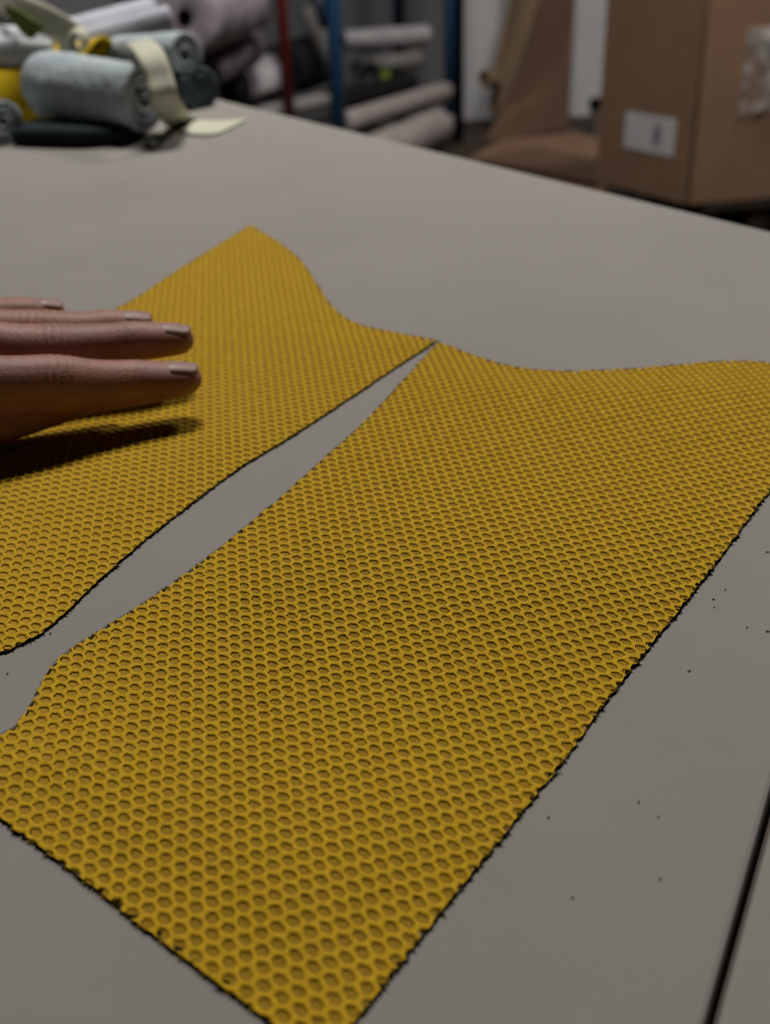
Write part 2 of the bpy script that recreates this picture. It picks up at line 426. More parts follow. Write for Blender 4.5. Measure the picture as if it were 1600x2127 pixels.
    mesh_obj('backing', toW(vb), fb, M['back'], t)
    # dark cut edge with short frayed tufts
    w0 = Z(cut - out_n * 0.12, np.where((out_n * dense).sum(1) < 0, TOP - 0.18, 0.12)); w1 = Z(cut + out_n * (0.02 + 0.10 * rg.random(nd))[:, None], np.full(nd, 0.35)); w2 = Z(cut - out_n * 0.05, np.full(nd, 0.03)) - np.stack([np.zeros(nd), np.zeros(nd), wave(cut[:, 0], cut[:, 1]) * 0.9], 1)
    i_ = np.arange(nd); j_ = (i_ + 1) % nd
    V = np.concatenate([w0, w1, w2]); F = np.concatenate([np.stack([i_ + k_ * nd, j_ + k_ * nd, j_ + (k_ + 1) * nd, i_ + (k_ + 1) * nd], 1) for k_ in range(2)])
    mesh_obj('cut_edge', toW(V), F, M['fray'], t)
    tv, tf = [], []
    for i in range(nd):
        clump = 0.5 + 0.5 * math.sin(i * 0.8 / 2.3 + ph[2]) * math.sin(i * 0.8 / 7.1 + ph[3])
        for _ in range(2):
            away = out_n[i] @ dense[i] > 0
            if rg.random() > (0.35 + 0.6 * clump) * (0.12 if away else 1): continue
            L_ = rg.uniform(0.4, 0.9) + 1.1 * clump * rg.random() ** 2; s_ = rg.normal(0, 0.5)
            p = cut[i] + tang[i] * rg.uniform(-.4, .4); w = rg.uniform(0.10, 0.24); z = rg.uniform(0.05, 0.45)
            tip = p + out_n[i] * L_ + tang[i] * s_ * 0.6; zz = wave(p[0], p[1]) ; k_ = len(tv)
            tv += [(p[0] - tang[i][0] * w, p[1] - tang[i][1] * w, z + zz), (p[0] + tang[i][0] * w, p[1] + tang[i][1] * w, z + zz), (p[0], p[1], z + zz + 2 * w), (tip[0], tip[1], max(0.1, z - .1 + rg.normal(0, .2)) + zz)]
            tf += [(k_, k_ + 1, k_ + 3), (k_ + 1, k_ + 2, k_ + 3), (k_ + 2, k_, k_ + 3)]
    fr = mesh_obj('frayed_yarn', toW(np.array(tv)), [list(x) for x in tf], M['fray'], t, smooth=False); tag(fr, 'short black frayed yarn ends along the cut edge', kind='stuff')
    return t

mm = lambda pts: [(x * 1000, y * 1000) for x, y, z in pts]
wave_r = lambda x, y: 0.75 + 0.75 * np.sin((x * 0.35 + y) / 21.0 + 0.6) + 0.35 * np.sin((x - 0.5 * y) / 17.0 + 1.0)
wave_l = lambda x, y: 0.6 + 0.5 * np.sin((x * 0.3 + y) / 24.0 + 2.0) + 0.2 * np.sin((x - 0.4 * y) / 15.0)
right_piece = mm([(0.02412, 0.43540, 0.7500), (0.03005, 0.42837, 0.7500), (0.03962, 0.41737, 0.7500), (0.04992, 0.40855, 0.7500), (0.05774, 0.40468, 0.7500), (0.06750, 0.40249, 0.7500), (0.08197, 0.40169, 0.7500), (0.09855, 0.40251, 0.7500), (0.11741, 0.40497, 0.7500), (0.13069, 0.40657, 0.7500), (0.14325, 0.40547, 0.7500), (0.16039, 0.39628, 0.7500), (0.16806, 0.37760, 0.7500),
    (0.14751, 0.34787, 0.7500), (0.11907, 0.30801, 0.7500), (0.08383, 0.25650, 0.7500), (0.05728, 0.22090, 0.7500), (0.03619, 0.18934, 0.7500), (0.01800, 0.16499, 0.7500), (0.00446, 0.14634, 0.7500), (-0.00818, 0.12831, 0.7500), (-0.01426, 0.12050, 0.7500),
    (-0.02339, 0.12890, 0.7500), (-0.03076, 0.13513, 0.7500), (-0.03848, 0.14137, 0.7500), (-0.04561, 0.14736, 0.7500), (-0.05309, 0.15363, 0.7500), (-0.05996, 0.16007, 0.7500), (-0.07178, 0.16972, 0.7500), (-0.08453, 0.18025, 0.7500), (-0.09410, 0.18828, 0.7500), (-0.09663, 0.20065, 0.7500), (-0.09161, 0.20656, 0.7500),
    (-0.08889, 0.20910, 0.7500), (-0.08709, 0.21553, 0.7500), (-0.08661, 0.22416, 0.7500), (-0.08521, 0.23359, 0.7500), (-0.08182, 0.23937, 0.7500), (-0.07686, 0.24569, 0.7500), (-0.06630, 0.25858, 0.7500), (-0.05519, 0.27443, 0.7500), (-0.04330, 0.29418, 0.7500), (-0.03020, 0.31793, 0.7500), (-0.01705, 0.34375, 0.7500), (-0.00567, 0.36544, 0.7500), (0.00704, 0.39528, 0.7500), (0.01611, 0.41707, 0.7500)])
spacer_fabric('fabric_piece', 'larger yellow honeycomb mesh fabric piece at the front, clear of the hand', right_piece, {0, 21}, wave_r, 3)
left_piece = mm([(0.02344, 0.43699, 0.7500), (0.01510, 0.42433, 0.7500), (0.00181, 0.40497, 0.7500), (-0.01263, 0.38301, 0.7500), (-0.02590, 0.36323, 0.7500), (-0.03821, 0.34604, 0.7500), (-0.04555, 0.33701, 0.7500), (-0.05619, 0.31884, 0.7500), (-0.07157, 0.29117, 0.7500), (-0.08147, 0.26903, 0.7500), (-0.08742, 0.25339, 0.7500), (-0.09188, 0.24509, 0.7500), (-0.09594, 0.24119, 0.7500), (-0.10007, 0.23799, 0.7500), (-0.10875, 0.23393, 0.7500), (-0.12403, 0.23576, 0.7500),
    (-0.16115, 0.29036, 0.7500), (-0.16885, 0.34813, 0.7500), (-0.15967, 0.39291, 0.7500), (-0.14960, 0.42208, 0.7500), (-0.12965, 0.46156, 0.7500), (-0.11323, 0.48959, 0.7500), (-0.10617, 0.50548, 0.7500), (-0.09331, 0.54091, 0.7500), (-0.08219, 0.56620, 0.7500), (-0.06608, 0.60489, 0.7500),
    (-0.05392, 0.58348, 0.7500), (-0.04283, 0.56108, 0.7500), (-0.03582, 0.54332, 0.7500), (-0.02982, 0.51911, 0.7500), (-0.02422, 0.49540, 0.7500), (-0.01775, 0.47214, 0.7500), (-0.00940, 0.45793, 0.7500), (0.00062, 0.45053, 0.7500), (0.01237, 0.44366, 0.7500)])
spacer_fabric('fabric_piece', 'yellow honeycomb mesh fabric piece under the hand, with a pointed far corner', left_piece, {0, 25}, wave_l, 5)

# ------------------------------------------------------------------ the hand
def person():
    T = lambda x, y, z: Vector((x / 1000, (y - 2.2) / 1000, TZ + (z + 1.0) / 1000))
    org = (-0.30, 0.36, TZ)
    root = empty('person', org, 'left hand of a person, palm down with outstretched fingers hovering over yellow fabric', 'person')
    src = MB()
    def limb(pts, seg=18, cap=True):
        """pts: (centre, half width, half height); rounded ends"""
        C = [Vector(p[0]) for p in pts]
        # resample with Catmull-Rom
        R = []
        n = len(pts)
        for i in range(n - 1):
            p0, p1, p2, p3 = pts[max(i - 1, 0)], pts[i], pts[i + 1], pts[min(i + 2, n - 1)]
            for k in range(6):
                u = k / 6
                cr = lambda a, b, c, d: 0.5 * ((2 * b) + (c - a) * u + (2 * a - 5 * b + 4 * c - d) * u * u + (3 * b - a - 3 * c + d) * u ** 3)
                R.append((Vector([cr(p0[0][q], p1[0][q], p2[0][q], p3[0][q]) for q in range(3)]), cr(p0[1], p1[1], p2[1], p3[1]), cr(p0[2], p1[2], p2[2], p3[2])))
        R.append((C[-1], pts[-1][1], pts[-1][2]))
        # rounded tip
        d = (R[-1][0] - R[-2][0]).normalized(); e = R[-1]
        for k in (0.35, 0.6, 0.8, 0.93, 0.99):
            s_ = math.sqrt(1 - k * k); R.append((e[0] + d * e[1] * k, e[1] * s_, e[2] * s_))
        d0 = (R[0][0] - R[1][0]).normalized(); e = R[0]
        pre = []
        for k in (0.98, 0.85, 0.6, 0.3):
            s_ = math.sqrt(1 - k * k); pre.append((e[0] + d0 * e[1] * k, e[1] * s_, e[2] * s_))
        R = pre + R
        vs, fs = [], []
        for i, (c, w, h) in enumerate(R):
            t_ = (R[min(i + 1, len(R) - 1)][0] - R[max(i - 1, 0)][0]).normalized()
            u = t_.cross(Vector((0, 0, 1))).normalized(); v = u.cross(t_).normalized()
            for k in range(seg):
                a = 2 * math.pi * k / seg; vs.append(c + u * w * math.cos(a) + v * h * math.sin(a))
        for i in range(len(R) - 1):
            for k in range(seg):
                a, b = i * seg + k, i * seg + (k + 1) % seg; fs.append((a, b, b + seg, a + seg))
        fs.append(tuple(range(seg))[::-1]); fs.append(tuple((len(R) - 1) * seg + k for k in range(seg)))
        src.add(vs, fs)
    up = [0.0, 0.0]
    def q(x, y, z, w, h):
        f = min(1.0, max(0.0, (x + 200) / 60))
        return (T(x, y - up[1] * f, z + up[0] * f), w / 1000, h / 1000)
    fingers = {}
    up[:] = [4.1, 9.2]
    fingers['index'] = [q(-171, 352, 33, 11, 12), q(-150, 355, 27.5, 9.6, 10.8), q(-128, 360, 22, 9.0, 9.7), q(-109, 368, 17.2, 8.9, 10.2), q(-98, 374, 13.9, 8.2, 9.2), q(-84.5, 380.5, 11.5, 7.7, 7.8), q(-76, 383.5, 10.7, 7.4, 6.9), q(-69.5, 385.5, 10.2, 6.9, 6.0)]
    up[:] = [3.7, 8.3]
    fingers['middle'] = [q(-176, 380, 36, 11, 12), q(-155, 389, 30, 9.4, 10), q(-136, 396, 21.2, 8.8, 8.4), q(-115, 401, 17.9, 8.7, 7.8), q(-102, 404, 17.2, 7.9, 7.2), q(-90, 406.5, 16.4, 7.6, 7.2), q(-82, 409, 15.6, 7.4, 6.8), q(-75, 411, 14.8, 6.8, 5.9)]
    up[:] = [2.4, 5.4]
    fingers['ring'] = [q(-180, 404, 31, 10.5, 12), q(-165, 411, 25, 9, 9.3), q(-147, 417, 19.6, 8.3, 7.8), q(-127, 421, 16.6, 8.2, 7.4), q(-113, 424, 15.3, 7.4, 6.8), q(-103, 427, 14.4, 7.2, 6.6), q(-93, 430, 13.4, 6.6, 5.7)]
    fingers['little'] = [q(-184, 426, 26, 10, 11), q(-174, 434, 20, 8, 8.2), q(-161, 441, 16.0, 7.2, 7.0), q(-150, 447, 13.8, 7.0, 6.5), q(-141, 451, 12.4, 6.5, 6.0), q(-133, 455, 11.2, 5.9, 5.1)]
    up[:] = [1.8, 4.0]
    fingers['thumb'] = [q(-205, 346, 25, 14, 13), q(-178, 346, 17, 11.5, 12), q(-150, 352, 12.0, 10.2, 9.8), q(-132, 359, 9.0, 9.2, 8.2), q(-116, 366, 9.6, 8.2, 7.0), q(-105, 371, 10.2, 7.2, 6.0), q(-95, 376, 10.4, 5.6, 4.6)]
    for k, p in fingers.items(): limb(p)
    # palm: flat bundles from the wrist to each knuckle
    for (x, y, z, w, h) in ((-168, 356, 31, 13, 13), (-172, 381, 34, 13, 13), (-176, 404, 32, 12.5, 12.5), (-181, 425, 27, 12, 11.5)):
        limb([q(-262, 384 + (y - 390) * .35, 38, 17, 15), q(-225, 386 + (y - 390) * .75, 35, 15, 15), q(x, y, z, w, h)])
    limb([q(-258, 366, 34, 17, 16), q(-228, 348, 28, 17, 16), q(-200, 341, 24, 14, 13)])
    # forearm
    limb([q(-480, 340, 92, 42, 38), q(-400, 356, 72, 38, 33), q(-330, 372, 52, 31, 26), q(-285, 381, 42, 28, 20), q(-250, 385, 38, 30, 18)], seg=28)
    me = bpy.data.meshes.new('hand_source'); me.from_pydata([tuple(v) for v in src.v], [], src.f); me.update()
    tmp = bpy.data.objects.new('hand_source', me); COL.objects.link(tmp)
    r = tmp.modifiers.new('r', 'REMESH'); r.mode = 'VOXEL'; r.voxel_size = 0.0008; r.use_smooth_shade = True
    sm = tmp.modifiers.new('s', 'SMOOTH'); sm.factor = 0.5; sm.iterations = 9
    dg = bpy.context.evaluated_depsgraph_get()
    ev = bpy.data.meshes.new_from_object(tmp.evaluated_get(dg)); bpy.data.objects.remove(tmp)
    n = len(ev.vertices); co = np.empty(n * 3); ev.vertices.foreach_get('co', co); co = co.reshape(-1, 3)
    no = np.empty(n * 3); ev.vertices.foreach_get('normal', no); no = no.reshape(-1, 3)
    # knuckle folds on the backs of the fingers
    disp = np.zeros(n)
    folds = []
    for f, (ip, idp) in {'index': (3, 5), 'middle': (3, 5), 'ring': (3, 5), 'little': (3, 4)}.items():
        for i, amp, w in ((ip, 0.55, 7.0), (idp, 0.34, 4.0)):
            p = fingers[f][i][0]; d = (fingers[f][i + 1][0] - fingers[f][i - 1][0]).normalized(); folds.append((p, d, amp, w, fingers[f][i][1]))
    for p, d, amp, w, rad in folds:
        rel = (co - np.array(p)) * 1000; s_ = rel @ np.array(d); rr = np.linalg.norm(rel - s_[:, None] * np.array(d), axis=1)
        near = (np.abs(s_) < 2.2 * w) & (rr < rad * 1000 * 1.35)
        side = np.clip(no[:, 2] * 0.8 + 0.55, 0, 1)
        g = np.exp(-(s_ / w) ** 2)
        wav = np.abs(np.sin(s_ * 1.15 + 0.35 * np.sin(rel[:, 1] * 0.9))) ** 0.6
        disp += near * side * g * amp * (wav - 0.75) + near * np.clip(no[:, 2], 0, 1) * np.exp(-(s_ / (w * 1.2)) ** 2) * 0.35
    co2 = co + no * (disp / 1000)[:, None]
    base = np.array(org)
    ev.vertices.foreach_set('co', (co2 - base).ravel()); ev.materials.clear(); ev.materials.append(M['skin']); ev.name = 'body'
    ev.polygons.foreach_set('use_smooth', [True] * len(ev.polygons)); ev.update()
    bo = bpy.data.objects.new('body', ev); COL.objects.link(bo); bo.parent = root
    # nails
    def nail(f, L_, w, roll, back):
        pts = fingers[f]; a, b = pts[-2], pts[-1]
        d = (b[0] - a[0]).normalized(); u = d.cross(Vector((0, 0, 1))).normalized(); v = u.cross(d).normalized()
        c, s_ = math.cos(roll), math.sin(roll); u, v = u * c - v * s_, v * c + u * s_
        tipc = b[0] + d * (b[1] * 0.80)
        rows = []
        for i in range(9):
            t_ = i / 8; x = -L_ * (1 - t_)
            cen = tipc + d * x
            fall = 0.0012 * t_ ** 2.2
            rw = b[1] * (0.97 + 0.03 * (1 - t_)); rhh = b[2] * (0.95 + 0.11 * (1 - t_) - 0.09 * max(0, 1 - t_ * 5))
            half = w * (math.sqrt(max(0.0, 1 - max(0, (t_ - 0.72) / 0.30) ** 2)) * (0.82 + 0.18 * min(1, t_ * 4)) if t_ < 1 else 0.42)
            row = []
            for j in range(9):
                an = (j / 8 - 0.5) * 2 * half
                row.append(cen + u * rw * math.sin(an) + v * ((rhh + 0.00025) * math.cos(an) - fall))
            rows.append(row)
        m = MB().strip(rows, 0.0004)
        m.build('nail', M['nail'], root, smooth=True)
    nail('index', 0.0125, 0.92, -0.12, 0); nail('middle', 0.0125, 0.92, -0.1, 0); nail('ring', 0.0115, 0.92, -0.05, 0); nail('little', 0.0095, 0.9, 0.0, 0)
    # fine hairs on the backs of the fingers
    hb = MB(); kd = []
    cand = np.where((no[:, 2] > 0.25) & (co2[:, 0] > -0.20) & (co2[:, 0] < -0.112) & (co2[:, 1] < 0.415))[0]
    for i in rng.choice(cand, 170):
        p = Vector(co2[i]); nn = Vector(no[i]); d = Vector((0.5, -0.8, 0)) + Vector(rng.normal(0, .35, 3)); d = (d - nn * d.dot(nn)).normalized()
        L_ = rng.uniform(0.0025, 0.0055)
        hb.tube([p, p + d * L_ * .5 + nn * L_ * .22, p + d * L_ + nn * L_ * .25], [0.00005, 0.00004, 0.00001], seg=3, cap=False)
    h = hb.build('finger_hair', M['hair'], root); tag(h, 'fine dark hairs on the backs of the fingers', kind='stuff')
    # sleeve outside the frame
    sl = MB().tube([T(-390, 358, 70), T(-430, 350, 80), T(-500, 336, 97), T(-520, 332, 102)], [0.047, 0.050, 0.055, 0.056], 24, cap=False)
    sl.build('sleeve', M['sleeve'], root, smooth=True)
person()

# ------------------------------------------------------------------ specks of lint on the table
lint = MB()
for p, L_, a in (((0.07303, 0.22189, 0.7500), .0011, .3), ((0.08671, 0.25157, 0.7500), .0010, .2), ((0.09108, 0.25583, 0.7500), .0007, 1.), ((0.05174, 0.17880, 0.7500), .0007, .9), ((0.05495, 0.17434, 0.7500), .0005, .2), ((-0.08908, 0.24661, 0.7500), .0007, 1.2), ((-0.09602, 0.23013, 0.7500), .0006, .4), ((0.09670, 0.23663, 0.7500), .0012, -.3), ((0.09202, 0.23877, 0.7500), .0006, .6), ((0.08605, 0.24808, 0.7500), .0005, 1.6), ((0.03210, 0.17529, 0.7500), .0008, .8), ((0.03381, 0.15404, 0.7500), .0008, .9), ((0.05169, 0.15790, 0.7500), .0006, .8), ((0.10787, 0.27351, 0.7500), .0012, .1)):
    c, s_ = math.cos(a) * L_, math.sin(a) * L_
    lint.tube([(p[0] - c / 2, p[1] - s_ / 2, TZ + .0002), (p[0], p[1], TZ + .0003), (p[0] + c / 2, p[1] + s_ / 2, TZ + .0002)], [.00006, .00018, .00006], 6)
tag(lint.build('lint', M['fray'], None, loc=(0, 0.2, TZ)), 'dark specks of lint scattered on the grey table right of the fabric', 'lint', kind='stuff')
# ------------------------------------------------------------------ fabric rolls
def frame_of(p0, p1):
    a = Vector(p1) - Vector(p0); L_ = a.length; a.normalize()
    ref = Vector((0, 0, 1)) if abs(a.z) < 0.9 else Vector((0, 1, 0))
    u = a.cross(ref).normalized(); w = u.cross(a).normalized()
    return a, L_, u, w

def spiral_roll(name, label, p0, p1, r, m, m_end, turns=4, core=0.18, thick=None, wob=0.06, ridge=0.0, squash=1.0, group=None, seed=0, cat='fabric roll', tail=0.0, end_wob=0.05):
    """cloth wound in a real spiral about the axis p0-p1; both ends show the layers"""
    a, L_, u, w = frame_of(p0, p1)
    t = empty(name, tuple((Vector(p0) + Vector(p1)) / 2 - Vector((0, 0, r * squash))), label, cat, group)
    rg = np.random.default_rng(seed + 11)
    n_a = int(26 * turns); rows = []
    nl = 26
    pitch = r * (1 - core) / turns
    th = thick or pitch * 0.62
    for i in range(n_a + 1):
        f = i / n_a; ang = f * turns * 2 * math.pi + 0.6
        rad = r * core + (r - r * core) * f - th * .3
        row = []
        eo0 = (noise.noise(Vector((ang * .5, seed * 3.1, 0))) * end_wob + 0.03 * f) * r
        eo1 = (noise.noise(Vector((ang * .5, seed * 3.1, 5))) * end_wob + 0.03 * f) * r
        for j in range(nl + 1):
            q = j / nl
            k = 1 + wob * noise.noise(Vector((math.cos(ang) * 1.3, math.sin(ang) * 1.3 + seed, q * 3.0))) + ridge * math.sin(q * 2 * math.pi * 9 + 1.2 * math.sin(ang * 2)) * f
            c = Vector(p0) + a * (-eo0 + q * (L_ + eo0 + eo1))
            row.append(c + u * math.cos(ang) * rad * k + w * math.sin(ang) * rad * k * squash)
        rows.append(row)
    MB().strip(rows, th).build('wound_cloth', m, t, smooth=True)
    # darker layer edges, set a little inside the ends
    for p, s_ in ((Vector(p0), 1), (Vector(p1), -1)):
        v = [p + a * s_ * r * 0.06]; fs = []
        for k in range(28):
            an = 2 * math.pi * k / 28; v.append(p + a * s_ * r * 0.06 + u * math.cos(an) * r * .86 + w * math.sin(an) * r * .86 * squash)
        for k in range(28): fs.append((0, 1 + k, 1 + (k + 1) % 28))
        MB().add(v, fs).build('layer_edges', m_end, t)
    return t

def tube_roll(name, label, p0, p1, r, m, core_m=None, core=0.35, group=None, seed=0, cat='fabric roll', squash=1.0, wob=0.05, hole=True):
    """a bolt: wrapped body with closed ends and a hollow core tube"""
    a, L_, u, w = frame_of(p0, p1)
    t = empty(name, tuple((Vector(p0) + Vector(p1)) / 2 - Vector((0, 0, r * squash))), label, cat, group)
    seg = 40; prof = []
    rc = r * core
    prof += [(0.02 * r, rc), (0.0, rc * 1.15), (0.0, r * 0.80), (0.05 * r, r * 0.94), (0.14 * r, r)]
    nmid = 16
    for i in range(1, nmid): prof.append((0.14 * r + (L_ - 0.28 * r) * i / nmid, r))
    prof += [(L_ - 0.14 * r, r), (L_ - 0.05 * r, r * 0.94), (L_, r * 0.80), (L_, rc * 1.15), (L_ - 0.02 * r, rc)]
    v, f = [], []
    for (x, rr) in prof:
        for k in range(seg):
            an = 2 * math.pi * k / seg
            kk = 1 + wob * noise.noise(Vector((math.cos(an) * 1.6 + seed, math.sin(an) * 1.6, x / r * 0.7))) * (rr / r) ** 2
            v.append(Vector(p0) + a * x + u * math.cos(an) * rr * kk + w * math.sin(an) * rr * kk * squash)
    for i in range(len(prof) - 1):
        for k in range(seg):
            A, B = i * seg + k, i * seg + (k + 1) % seg; f.append((A, B, B + seg, A + seg))
    MB().add(v, f).build('wrapped_body', m, t, smooth=True)
    if hole:
        c = MB(); ri = rc * 0.82
        ring = []
        for (x, rr) in ((-0.04 * r, rc), (-0.04 * r, ri), (L_ / 2, ri), (L_ + 0.04 * r, ri), (L_ + 0.04 * r, rc), (L_ / 2, rc), (-0.04 * r, rc)):
            ring.append([Vector(p0) + a * x + u * math.cos(2 * math.pi * k / 24) * rr + w * math.sin(2 * math.pi * k / 24) * rr for k in range(24)])
        vs = [p for R_ in ring for p in R_]; fs = []
        for i in range(len(ring) - 1):
            for k in range(24):
                A, B = i * 24 + k, i * 24 + (k + 1) % 24; fs.append((A, B, B + 24, A + 24))
        c.add(vs, fs).build('core_tube', core_m or M['core'], t, smooth=True)
    return t

def ribbon(rows_c, widths, dirs, thick, n=6):
    """sheet along a smooth centre line; dirs give the across direction"""
    P_ = [Vector(p) for p in rows_c]; out = []
    m = len(P_)
    for i in range(m - 1):
        p0, p1, p2, p3 = P_[max(i - 1, 0)], P_[i], P_[i + 1], P_[min(i + 2, m - 1)]
        for k in range(n):
            t = k / n
            c = 0.5 * ((2 * p1) + (p2 - p0) * t + (2 * p0 - 5 * p1 + 4 * p2 - p3) * t * t + (3 * p1 - p0 - 3 * p2 + p3) * t ** 3)
            wd = widths[i] * (1 - t) + widths[i + 1] * t; d = (Vector(dirs[i]) * (1 - t) + Vector(dirs[i + 1]) * t).normalized()
            out.append([c + d * wd * (j / 6 - .5) for j in range(7)])
    d = Vector(dirs[-1]).normalized(); out.append([P_[-1] + d * widths[-1] * (j / 6 - .5) for j in range(7)])
    return MB().strip(out, thick)

# --- the heap at the far left of the table
G = 'rolled cloth heaped on the far left of the table'
spiral_roll('cloth_roll', 'pale blue knit roll with a grey spiral end, lying in front of the heap', (-0.2305, 0.8650, 0.7788), (-0.1519, 0.8150, 0.7763), 0.0245, M['blue_knit'], M['blue_knit_end'], turns=3.5, ridge=0.022, squash=1.0, group=G, seed=1, wob=0.10, end_wob=0.22)
spiral_roll('cloth_roll', 'pale blue knit roll tucked behind the cream ribbon, its end open', (-0.1951, 0.9650, 0.7808), (-0.1365, 0.9150, 0.7890), 0.0165, M['blue_knit'], M['blue_knit_end'], turns=2.5, ridge=0.015, group=G, seed=2, core=0.3)
spiral_roll('cloth_roll', 'blue grey knit roll beneath the open-ended pale blue roll', (-0.1669, 0.9600, 0.7592), (-0.1273, 0.9150, 0.7655), 0.0175, M['blue_knit_end'], M['blue_knit_end'], turns=3, group=G, seed=3)
spiral_roll('cloth_roll', 'pale blue knit roll cut by the left border, standing low on the table', (-0.2829, 0.8500, 0.7612), (-0.2495, 0.8150, 0.7661), 0.0160, M['blue_knit'], M['blue_knit_end'], turns=3, group=G, seed=4, ridge=0.01)
# folded yellow cloth under the rolls
yl = empty('folded_cloth', (-0.26951, 0.89444, 0.7500), 'bright yellow folded cloth under the white rolls, left of the pale blue roll', 'cloth')
rows = []
for i in range(15):
    t = i / 14
    c = Vector((-0.30484, 0.88064, 0.7500)).lerp(Vector((-0.20289, 0.93152, 0.7500)), t)
    h = 0.034 + 0.012 * t + 0.003 * math.sin(t * 9)
    row = []
    for j in range(15):
        an = math.pi * (j / 14); row.append(Vector((c.x + 0.030 * math.cos(math.pi - an) * .35, c.y - 0.036 * math.cos(an), TZ + 0.0015 + h * math.sin(an) ** 0.7 * (1 + .04 * math.sin(i * 1.3 + j)))))
    rows.append(row)
MB().strip(rows, 0.002).build('upper_fold', M['yellow_cloth'], yl, smooth=True)
rows2 = [[Vector((p.x - .004, p.y + .002, TZ + .001 + (p.z - TZ) * .82)) for p in r] for r in rows]
MB().strip(rows2, 0.002).build('inner_fold', M['yellow_cloth'], yl, smooth=True)
# white and grey rolls on top
spiral_roll('cloth_roll', 'white jersey roll on top of the heap at the left border, tied with cream ribbon', (-0.3131, 0.9100, 0.8009), (-0.2336, 0.9150, 0.7929), 0.0225, M['white_knit'], M['pale_knit'], turns=3, group=G, seed=5, wob=0.16, squash=0.92)
spiral_roll('cloth_roll', 'pale grey jersey roll slanting behind the cream knot on top of the heap', (-0.2439, 0.9700, 0.7888), (-0.1789, 1.0400, 0.7969), 0.0245, M['pale_knit'], M['mauve'], turns=3, group=G, seed=6, wob=0.14, squash=0.9)
spiral_roll('cloth_roll', 'pinkish white jersey roll at the top border behind the grey roll', (-0.2963, 1.0700, 0.8059), (-0.2215, 1.0900, 0.8102), 0.023, M['white_knit'], M['pale_knit'], turns=3, group=G, seed=7, wob=0.12)
# cloth under the front roll
dk = ribbon([(-0.24088, 0.82786, 0.7560), (-0.21611, 0.82242, 0.7570), (-0.18844, 0.81668, 0.7570), (-0.15983, 0.81827, 0.7560)], [0.036, 0.042, 0.042, 0.034], [(0.2, 1, 0)] * 4, 0.009)
tk = dk.build('cloth_scrap', M['teal'], None, smooth=True, loc=(-0.20282, 0.84925, 0.7500)); tag(tk, 'dark teal cloth scrap squashed under the pale blue roll', 'cloth')
# cream ribbons
cr = ribbon([(-0.1791, 0.9050, 0.7973), (-0.1602, 0.8550, 0.8068), (-0.1441, 0.8080, 0.8069), (-0.1374, 0.7950, 0.7945), (-0.1345, 0.7950, 0.7781), (-0.13757, 0.85991, 0.7515), (-0.12398, 0.84459, 0.7510), (-0.10977, 0.83934, 0.7510), (-0.09728, 0.84347, 0.7510)],
            [0.016, 0.018, 0.0185, 0.0175, 0.019, 0.026, 0.038, 0.045, 0.046], [(0.75, 0.65, 0.1), (0.8, 0.6, .1), (0.85, 0.5, 0.1), (0.9, 0.4, .05), (0.85, 0.5, 0.1), (0.6, 0.8, .05), (0.25, 0.97, 0), (0.25, 0.97, 0), (0.35, 0.93, 0)], 0.0012)
for k in range(len(cr.v)):
    x, y, z = cr.v[k]; cr.v[k] = (x, y, max(z, TZ + 0.0008))
o = cr.build('ribbon', M['cream'], None, smooth=True, loc=(-0.13884, 0.85772, 0.7500)); tag(o, 'cream ribbon draped over the pale blue roll, its end flat on the table', 'ribbon', 'cream ribbons on the heap')
kn = empty('ribbon', (-0.2084, 0.8900, 0.7992), 'cream ribbon tied round the white roll in a loose knot', 'ribbon', 'cream ribbons on the heap')
ribbon([(-0.2772, 0.9300, 0.8306), (-0.2524, 0.9000, 0.8270), (-0.2311, 0.8850, 0.8206), (-0.2162, 0.8820, 0.8142), (-0.2078, 0.8860, 0.8082)], [0.017, 0.019, 0.021, 0.018, 0.013], [(0.35, 0.2, 0.9)] * 5, 0.0014).build('band', M['cream'], kn, smooth=True)
ribbon([(-0.2113, 0.8840, 0.8093), (-0.2144, 0.8820, 0.8045), (-0.2146, 0.8820, 0.7994), (-0.2128, 0.8840, 0.7964)], [0.010, 0.013, 0.012, 0.010], [(0.9, 0.2, 0.35)] * 4, 0.0014).build('tail', M['cream'], kn, smooth=True)
kb = []
for i in range(22):
    a_ = i / 21 * 4.6 * math.pi; rr = 0.0062 - 0.0012 * (i / 21)
    c = Vector((-0.2067, 0.8840, 0.8059)); kb.append(c + Vector((math.cos(a_) * rr, -0.003 + 0.004 * math.sin(a_ * .5), math.sin(a_) * rr * 1.15)))
ribbon(kb, [0.009] * 22, [(0.25, 0.95, 0.1)] * 22, 0.0016, n=3).build('knot', M['cream'], kn, smooth=True)
gr_ = ribbon([(-0.2587, 0.9000, 0.8265), (-0.2470, 0.8870, 0.8202), (-0.2377, 0.8810, 0.8144), (-0.2334, 0.8810, 0.8117)], [0.004, 0.012, 0.014, 0.012], [(0.15, 0.1, 0.95), (0.3, 0.1, 0.9), (0.6, 0.1, 0.7), (0.7, 0.1, 0.6)], 0.0012)
tag(gr_.build('ribbon', M['green'], None, smooth=True, loc=(-0.2434, 0.8800, 0.8115)), 'olive green ribbon under the cream band on the white roll', 'ribbon')

